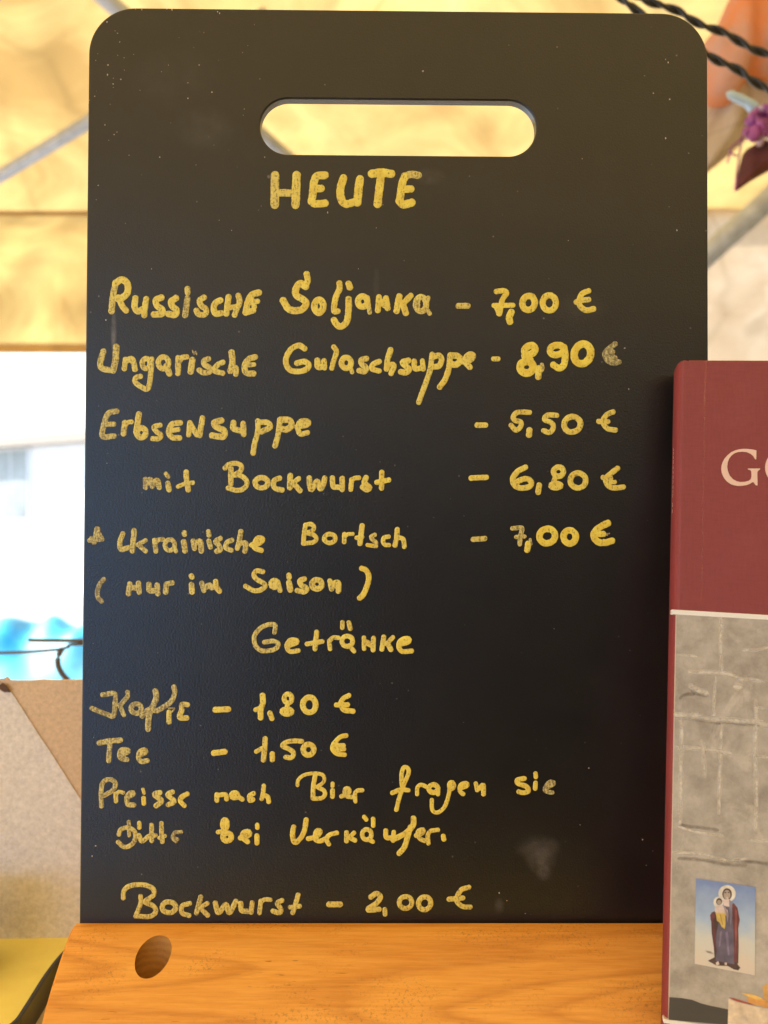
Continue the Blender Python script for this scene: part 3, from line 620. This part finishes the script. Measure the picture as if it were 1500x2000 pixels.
# tiny spine lettering
def spine_mark(z, w_, h_):
    xx = -.00012; y0 = .0035; return [(xx, y0, z), (xx, y0+w_, z), (xx, y0+w_, z+h_), (xx, y0, z+h_)]
vs, fs = [], []; z = KP.uv(1312, 870)[1]; zend = KP.uv(1312, 1000)[1]
while z > zend:
    h_ = random.uniform(.0008, .0014)
    if random.random() > .06:
        for s in range(3):
            b = len(vs); yy = random.uniform(0, .0008); vs += [(x, y+yy, q) for x, y, q in spine_mark(z-s*h_/3, .0010, h_*.22)]; fs.append((b, b+1, b+2, b+3))
    z -= h_*1.45
o = mesh('spine_lettering', vs, fs, M_WHITEP, book); o['kind'] = 'stuff'

# ================================================================ table, cloth and what stands on it
TZ = CZ-.1903
tb = thing('market_table', 'stall table under the yellow cloth, carrying board and book', 'table', (0, .15, 0))
TX0, TX1, TY0, TY1 = -.75, .85, -.16, .62
M_TIMB = simple('timber', (.3, .2, .12), .7)
bmobj('tabletop', boxv(TX0, TX1, TY0-.15, TY1-.15, TZ-.03, TZ-.003), M_TIMB, tb)
for sx in (TX0+.05, TX1-.05):
    for sy in (TY0-.10, TY1-.20): bmobj('leg', boxv(sx-.02, sx+.02, sy-.02, sy+.02, 0, TZ-.03), M_TIMB, tb)
vs, fs = [], []; nx, ny = 120, 80
for j in range(ny+1):
    for i in range(nx+1):
        u = -.12+1.24*i/nx; v = -.3+1.6*j/ny
        x = TX0+(TX1-TX0)*min(1.01, max(-.01, u)); y = TY0+(TY1-TY0)*min(1.015, max(-.015, v))
        dr = max(0, -u, u-1)*1.6+max(0, -v, v-1)*.8
        z = TZ-.0012-dr*.9+(.0010*noise.noise(Vector((x*14, y*14, 0))) if dr == 0 else 0)
        if dr > .02: y += .02*sin(x*40)*min(1, dr*4)*(1 if v > .5 else -1); x += .02*sin(y*40)*min(1, dr*4)
        vs.append((x, y, min(z, TZ-.0003)))
for j in range(ny):
    for i in range(nx): a = j*(nx+1)+i; fs.append((a, a+1, a+nx+2, a+nx+1))
tag(mesh('tablecloth', vs, fs, M_YCLOTH, None, True), 'bright yellow tablecloth spread under the wooden stand', 'tablecloth')

# cardboard: grey front sheet with a cut diagonal, brown sheet behind it
cbx = thing('cardboard_box', 'grey brown cardboard box with folded corner standing left behind the board', 'cardboard box', (0, 0, 0))
d0 = .398; zb0 = TZ+.0005-CZ
def slab(name, pxs, d, t, m, parent, rag=0):
    """an upright sheet: outline at its real place, with real thickness"""
    vs = []; q = []
    for i, (a_, b_) in enumerate(pxs):
        c_, e_ = pxs[(i+1) % len(pxs)]; L = math.dist((a_, b_), (c_, e_)); k = max(1, int(L/12)) if rag else 1
        for j in range(k):
            px = a_+(c_-a_)*j/k; py = b_+(e_-b_)*j/k
            if j and rag: px += random.uniform(-rag, rag); py += random.uniform(-rag, rag)
            q.append((px, py))
    n = len(q)
    for px, py in q: vs.append(P(px, py, d))
    for px, py in q: v = P(px, py, d).copy(); v.y += t; vs.append(v)
    bm = bmesh.new(); V = [bm.verts.new(v) for v in vs]
    f1 = bm.faces.new(V[:n]); f2 = bm.faces.new(V[n:][::-1]); f1.normal_update(); f2.normal_update()
    for i in range(n): bm.faces.new((V[i], V[(i+1) % n], V[n+(i+1) % n], V[n+i]))
    bmesh.ops.triangulate(bm, faces=[f1, f2]); bmesh.ops.recalc_face_normals(bm, faces=bm.faces)
    return bmobj(name, bm, m, parent)
slab('front_panel', [(-260,1330),(-6,1330),(14,1345),(22,1352),(158,1562),(158,1566),(420,1800),(420,1826),(-260,1838)], d0, .0004, M_CARDG, cbx, .5)
slab('back_panel', [(-240,1322),(5,1326),(12,1322),(18,1329),(160,1328),(420,1330),(420,1800),(-240,1800)], d0+.0006, .0018, M_CARDB, cbx, .8)
slab('corner_gap_shade', [(-8,1342),(4,1334),(12,1340),(20,1352),(8,1352)], d0-.001, .0008, simple('gap_dark', (.12, .07, .05), .9), cbx)  # dark sheet standing in for the shaded gap at the corner
for xx in (-260, 419):
    p0 = P(xx, 1332, d0); p1 = P(xx, 1830, d0)
    bmobj('side_panel', boxv(p0.x-.0008, p0.x+.0008, p0.y+.009, p0.y+.10, TZ+.0004, p0.z), M_CARDB, cbx)
# black rimmed tray behind the base, paper lined
tray = thing('tray', 'black rimmed tray lined with beige paper beside the wooden stand', 'tray', (0, 0, TZ))
tc_ = P(36, 2000, .345); 
rimpts = [(8, 2016), (36, 1994), (52, 1972), (72, 1940), (96, 1902), (122, 1868), (140, 1852), (160, 1850)]
L = []
zr = -.1790
for px, py in catmull(rimpts, 8): d = zr/((1000-py)*K); L.append(Vector(((px-750)*K*d, CY+d, 0)))
vs = []
for i, p in enumerate(L):
    t = (L[min(i+1, len(L)-1)]-L[max(i-1, 0)]).normalized(); nrm = Vector((-t.y, t.x, 0))
    for off, z in ((0, .0006), (0, .0113), (.0004, .0117), (.0014, .0117), (.0018, .0113), (.0018, .0006)): vs.append(p+nrm*off+Vector((0, 0, z)))
n = 6; fs = [(i*n+k, (i+1)*n+k, (i+1)*n+(k+1) % n, i*n+(k+1) % n) for i in range(len(L)-1) for k in range(n)]
mesh('rim', vs, fs, M_BLACK, tray)
q = [(p.x+.0002, p.y-.0002, .0010) for p in L]+[(L[-1].x, L[-1].y-.03, .001), (-.104, CY+.30, .001), (-.104, CY+.235, .001), (L[0].x, CY+.235, .001)]
mesh('lining', q, [tuple(range(len(q)))], simple('beige_paper', (.50, .42, .27), .8, 0, .15, 200), tray)
# dark jar at the very left
bm = bmesh.new(); bmesh.ops.create_cone(bm, cap_ends=True, segments=28, radius1=.016, radius2=.016, depth=.03); bmesh.ops.bevel(bm, geom=[e for e in bm.edges if abs(e.verts[0].co.z-e.verts[1].co.z) < 1e-6], offset=.003, segments=3, affect='EDGES')
pj = P(-9, 1900, .37); j = bmobj('jar', bm, M_BLACK, None, True); j.location = (pj.x-.016, pj.y, TZ+.0155); tag(j, 'small dark round jar on the yellow cloth at left edge', 'jar')

# ---------------------------------------------------------------- wire rack behind the cardboard
M_WIRE = simple('painted_wire', (.10, .085, .08), .4, .3)
rack = thing('wire_rack', 'thin dark metal display rack with curved hook behind the cardboard', 'rack', P(120, 1400, .62))
def rk(name, L, d, r, m=M_WIRE):
    pp = [P(x, y, d)-rack.location for x, y in catmull(L, 6)]; return tube(name, pp, r, m, rack, 8)
rk('top_bar', [(56, 1250), (110, 1251), (420, 1252)], .62, .0014)
rk('wire', [(-60, 1277), (40, 1274), (110, 1269), (135, 1263), (160, 1258), (420, 1256)], .62, .0011)
rk('hook', [(122, 1266), (114, 1280), (113, 1298), (120, 1314), (132, 1328), (150, 1345)], .62, .0021)
rk('upright', [(300, 1250), (300, 1400), (300, 1531)], .62, .0020)

# ================================================================ tent
tent = thing('market_tent', 'yellow canvas market tent with galvanised roof poles over the stall', 'tent', (0, 0, 0))
def W3(x, d, z): return Vector((x, CY+d, CZ+z))
def sheet(name, A, B, Cc, D, m, nu, nv, amp, sc, seed, parent=tent):
    """a slack canvas panel between four corners"""
    nrm = (B-A).cross(D-A).normalized(); vs = []; fs = []
    for j in range(nv+1):
        for i in range(nu+1):
            u, v = i/nu, j/nv; p = (A*(1-u)+B*u)*(1-v)+(D*(1-u)+Cc*u)*v
            e = min(1, 6*min(v, 1-v)+.2)
            q = Vector((p.x*sc, p.y*sc, p.z*sc+seed))
            h = noise.noise(q)*.7+.45*noise.noise(q*2.3)+.2*(1-abs(noise.noise(Vector((q.x*3.1, q.y*3.1+seed, q.z*1.4)))*2))
            vs.append(p+nrm*h*amp*e)
    for j in range(nv):
        for i in range(nu): a_ = j*(nu+1)+i; fs.append((a_, a_+1, a_+nu+2, a_+nu+1))
    return mesh(name, vs, fs, m, parent, True)
X0, X1 = -2.4, 2.4; EZ = .934; RZ, RD = 1.92, .75; BD = -1.7; BZ = .80
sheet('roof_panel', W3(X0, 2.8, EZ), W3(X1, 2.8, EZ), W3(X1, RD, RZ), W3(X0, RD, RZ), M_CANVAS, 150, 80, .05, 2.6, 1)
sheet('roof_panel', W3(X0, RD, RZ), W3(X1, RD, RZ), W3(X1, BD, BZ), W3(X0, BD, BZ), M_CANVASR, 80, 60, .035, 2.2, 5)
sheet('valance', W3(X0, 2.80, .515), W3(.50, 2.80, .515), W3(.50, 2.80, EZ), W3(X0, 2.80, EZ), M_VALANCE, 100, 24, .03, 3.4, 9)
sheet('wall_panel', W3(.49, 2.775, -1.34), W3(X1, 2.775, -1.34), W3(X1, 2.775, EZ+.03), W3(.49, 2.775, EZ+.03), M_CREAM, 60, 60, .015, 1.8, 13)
sheet('wall_panel', W3(X1, 2.8, -1.34), W3(X1, BD, -1.34), W3(X1, BD, BZ), W3(X1, 2.8, EZ), M_CANVAS, 60, 40, .03, 1.8, 17)
sheet('valance', W3(X0, 2.8, .515), W3(X0, BD, .40), W3(X0, BD, BZ), W3(X0, 2.8, EZ), M_VALANCE, 60, 16, .02, 3, 21)
for xg in (X0, X1):   # gables
    mesh('gable', [W3(xg, 2.8, EZ), W3(xg, RD, RZ), W3(xg, BD, BZ)], [(0, 1, 2)], M_CANVAS, tent)
def strip(name, x0, x1, z0, z1, d, m, th=.004):
    return bmobj(name, boxv(x0, x1, CY+d-th, CY+d, CZ+z0, CZ+z1), m, tent)
strip('seam', X0, .5, .927, .940, 2.775, M_HEM, .006)
strip('hem', X0, .5, .499, .522, 2.790, M_VALANCE, .006); strip('hem_stitching', X0, .5, .523, .528, 2.784, M_HEM, .006)
def pole(px0, py0, d1, px1, py1, d2, r=.0165):
    return tube('roof_pole', [P(px0, py0, d1), P((px0+px1)/2, (py0+py1)/2, (d1+d2)/2), P(px1, py1, d2)], r, M_POLE, tent, 16)
pole(-400, 586, 2.55, 520, 28, 1.95)            # lower left strut
pole(40, -148, 1.75, 900, 605, 2.62, .019)            # strut that passes behind the handle slot
pole(1000, 842, 2.64, 1900, 30, 2.2, .031)     # right strut
for xx in (X0+.03, X1-.03):
    for dd, zz in ((2.76, EZ), (BD+.04, BZ)):
        tube('corner_post', [W3(xx, dd, -CZ), W3(xx, dd, zz-.02)], .02, M_POLE, tent, 14)
tube('ridge_pole', [W3(X0, RD, RZ-.06), W3(X1, RD, RZ-.06)], .02, M_POLE, tent, 14)

# ---------------------------------------------------------------- twisted cables
def cable(name, L, d, label, half=46.0):
    t = thing(name, label, 'cable', P(L[0][0], L[0][1], d), group='twisted black cables under the tent roof')
    pts = catmull(L, 3); acc = 0; r = .0014
    A_, B_ = [], []
    for i, p in enumerate(pts):
        if i: acc += math.dist(pts[i-1], p)
        a0, b0 = pts[max(i-1, 0)], pts[min(i+1, len(pts)-1)]; dd = math.dist(a0, b0) or 1
        nx, ny = -(b0[1]-a0[1])/dd, (b0[0]-a0[0])/dd; ph = pi*acc/half; c = P(p[0], p[1], d)-t.location
        off = Vector((nx*cos(ph), sin(ph), -ny*cos(ph)))*r
        A_.append(c+off); B_.append(c-off)
    tube('strand', A_, .0016, M_BLACK, t, 8); tube('strand', B_, .0016, M_BLACK, t, 8)
    return t
cable('twisted_cable', [(1100,-75),(1200,-28),(1259,0),(1282,8),(1306,15),(1329,24),(1348,37),(1372,50),(1395,57),(1421,67),(1444,81),(1470,96),(1500,107),(1600,150)], .62, 'upper twisted black cable crossing the top right corner')
cable('twisted_cable', [(1150,-90),(1205,-12),(1235,13),(1248,24),(1310,62),(1380,105),(1404,120),(1425,128),(1444,138),(1461,151),(1483,166),(1500,175),(1600,235)], .60, 'lower twisted black cable passing behind the board corner')

# ---------------------------------------------------------------- hanging cloths on the right
M_ORANGE = mat_canvas('orange_cloth', (.84, .36, .17), (.66, .50, .46), .35, 2.6, 9)
M_BEIGE = mat_canvas('beige_cloth', (.50, .40, .30), (.74, .66, .56), .3, 5.2, 12)
def hang(name, outline, d, thick, m, parent, amp=.004, sc=14, seed=0):
    """a hanging piece of cloth, puffed out in the middle: real front, back and folds"""
    cx = sum(p[0] for p in outline)/len(outline); cy = sum(p[1] for p in outline)/len(outline)
    L = catmull(outline+[outline[0]], 10)[:-1]; n = len(L); vs, fs = [], []; R = 9
    for side in (1, -1):
        for j in range(R+1):
            f = 1-j/R
            for (px, py) in L:
                q = P(cx+(px-cx)*f, cy+(py-cy)*f, d)-parent.location
                h = thick*math.sqrt(max(0, 1-f*f))
                q.y += -side*(h+amp*noise.noise(Vector((q.x*sc*4, q.z*sc, seed)))*(1-f**4))
                vs.append(q)
    for s in (0, 1):
        b = s*(R+1)*n
        for j in range(R):
            for i in range(n):
                f_ = (b+j*n+i, b+j*n+(i+1) % n, b+(j+1)*n+(i+1) % n, b+(j+1)*n+i); fs.append(f_ if s else f_[::-1])
    return mesh(name, vs, fs, m, parent, True)
lan = thing('hanging_cloth', 'peach orange cloth with beige lower part hanging at top right', 'cloth', P(1450, 100, 1.05))
hang('orange_cloth', [(1432,-10),(1410,30),(1395,60),(1372,90),(1362,140),(1370,200),(1420,205),(1470,150),(1560,160),(1620,60),(1600,-60),(1500,-60)], 1.05, .035, M_ORANGE, lan, .02, 10, 1)
hang('beige_cloth', [(1362,190),(1400,150),(1460,120),(1530,80),(1560,200),(1500,240),(1450,280),(1415,310),(1390,330),(1362,345),(1355,260)], 1.09, .035, M_BEIGE, lan, .02, 10, 2)
orn = thing('hanging_ornament', 'maroon cone pouch under a ruffled purple bow, hung from pale blue clip', 'ornament', P(1480, 260, .80))
M_PURPLE = simple('purple_ribbon', (.30, .07, .30), .5, 0, .4, 60, .3, .003); M_DMAR = simple('maroon_felt', (.10, .028, .030), .9, 0, .25, 60, .4, .002)
M_CLIP = simple('pale_blue_plastic', (.38, .56, .74), .35); M_LILAC = simple('lilac_ribbon', (.55, .42, .60), .5, 0, .2, 60)
hang('pouch', [(1458,292),(1447,312),(1441,340),(1435,374),(1465,355),(1520,325),(1600,290),(1560,268),(1500,272)], .80, .016, M_DMAR, orn, .004, 20, 3)
for k in range(30):
    a0 = random.uniform(0, 2*pi); cx = 1484+random.uniform(-18, 44); cy = 240+random.uniform(-34, 40)
    ln_, wd = random.uniform(16, 30), random.uniform(7, 12)
    ol = [(cx+cos(a0)*ln_*u-sin(a0)*wd*v, cy+sin(a0)*ln_*u+cos(a0)*wd*v) for u, v in ((-.6, 0), (-.2, .8), (.5, 1), (1, .3), (.8, -.7), (0, -.9))]
    hang('ribbon_loop', ol, .80-.012+random.uniform(-.02, .01), .004, M_PURPLE if k % 5 else M_LILAC, orn, .004, 40, k)
hang('clip', [(1418,180),(1428,176),(1480,200),(1490,214),(1472,226),(1462,212),(1420,190)], .80, .004, M_CLIP, orn, 0)
for L in ([(1470,228),(1455,245),(1448,270),(1430,285),(1425,292),(1432,302),(1440,305)], [(1450,262),(1446,290),(1440,330),(1436,372)], [(1428,296),(1420,318)]):
    tube('cord', [P(x, y, .795)-orn.location for x, y in catmull(L, 5)], .0008, M_PURPLE, orn, 6)

# ================================================================ outside
M_BROWNC = mat_canvas('brown_canvas', (.05, .033, .02), (.075, .05, .03), .15, 6.0)
sheet('added_dark_screen', W3(-.45, BD+.02, -1.34), W3(X1, BD+.02, -1.34), W3(X1, BD+.02, .36), W3(-.45, BD+.02, .36), M_BROWNC, 60, 30, .03, 1.8, 25)  # unseen dark cloth, added to darken what the board reflects lower right
sheet('rear_valance', W3(X0, BD, .55), W3(X1, BD, .34), W3(X1, BD, BZ), W3(X0, BD, BZ), M_VALANCE, 60, 12, .02, 3, 29)
M_BLUEC = mat_canvas('blue_canvas', (.05, .34, .90), (.08, .42, .98), .15, 7.0)
ns = thing('added_blue_screen', 'unseen blue canvas screen added behind the camera to tint the board reflection', 'screen', W3(-3.0, -4.0, -CZ), (0, 0, rad(30)))  # unseen screen, added so the board's left side reflects blue
sheet('wall_panel', Vector((-3.2, 0, .35)), Vector((2.0, 0, .35)), Vector((2.0, 0, 3.3)), Vector((-3.2, 0, 3.3)), M_BLUEC, 40, 20, .04, 1.5, 31, ns)
None and sheet('roof_panel', Vector((-3.3, .1, 2.4)), Vector((2.1, .1, 2.4)), Vector((2.1, -1.6, 3.0)), Vector((-3.3, -1.6, 3.0)), M_BLUEC, 40, 20, .04, 1.5, 33, ns)
for xx in (-3.18, 1.98): tube('post', [(xx, .03, 0), (xx, .03, 3.3)], .02, M_POLE, ns, 12)
M_GROUND = simple('pale_paving', (.26, .26, .27), .9, 0, .15, 3)
structure(mesh('ground', [(-300, -300, 0), (300, -300, 0), (300, 300, 0), (-300, 300, 0)], [(0, 1, 2, 3)], M_GROUND))
M_PLASTER = simple('white_plaster', (.80, .80, .79), .9, 0, .04, 2); M_GLASS = simple('window_glass', (.27, .30, .29), .5, 0, .35, 1.2); M_FRAME = simple('window_frame', (.7, .7, .68), .6)
hb = thing('white_building', 'sunlit white building with grey windows seen through the tent opening', 'building', W3(-6, 15, -CZ), (0, 0, rad(-35)))
def hbx(name, x0, x1, y0, y1, z0, z1, m, par=hb): return bmobj(name, boxv(x0, x1, y0, y1, z0, z1), m, par)
hbx('wall', -9, 9, 0, 6, 0, 6, M_PLASTER); hbx('roof', -9.2, 9.2, -.2, 6.2, 6.001, 6.3, simple('grey_roof', (.3, .3, .3), .8))
for xw in (-5.2, -2.6, -.95, 1.9):
    f = hbx('window', xw-.05, xw+1.0, -.05, .01, 1.2, 2.45, M_FRAME); hbx('pane', xw, xw+.45, -.06, .0, 1.25, 2.4, M_GLASS, f); hbx('pane', xw+.5, xw+.95, -.06, .0, 1.25, 2.4, M_GLASS, f)
hbx('awning', -6.4, 3.6, -.25, -.02, 2.46, 2.62, simple('faded_awning', (.36, .31, .25), .8))
M_TURQ = simple('turquoise_shade', (.022, .29, .40), .55, 0, .6, 2.2, .3, .02)  # blue of shaded ground, put into the colour of a low mound
vs, fs = [], []; nx, ny = 110, 40
for j_ in range(ny+1):
    for i in range(nx+1):
        u, v = i/nx, j_/ny; x = -4.2+3.6*u; y = 6.4+1.6*v
        h = .50*min(1, 5*min(u, 1-u))*min(1, 4*min(v, 1-v))*(.62+.5*noise.noise(Vector((x*1.6, y*1.2, 3)))+.2*noise.noise(Vector((x*4.6, y*2, 3)))+(.38 if x > -2.25 else 0)*max(0, min(1, (x+2.25)*2)))
        vs.append((x, y, .01+h))
for j_ in range(ny):
    for i in range(nx): a_ = j_*(nx+1)+i; fs.append((a_, a_+1, a_+nx+2, a_+nx+1))
tag(mesh('shaded_ground', vs, fs, M_TURQ, None, True), 'turquoise mound standing in for blue shade on the ground outside the tent', 'shaded_ground')
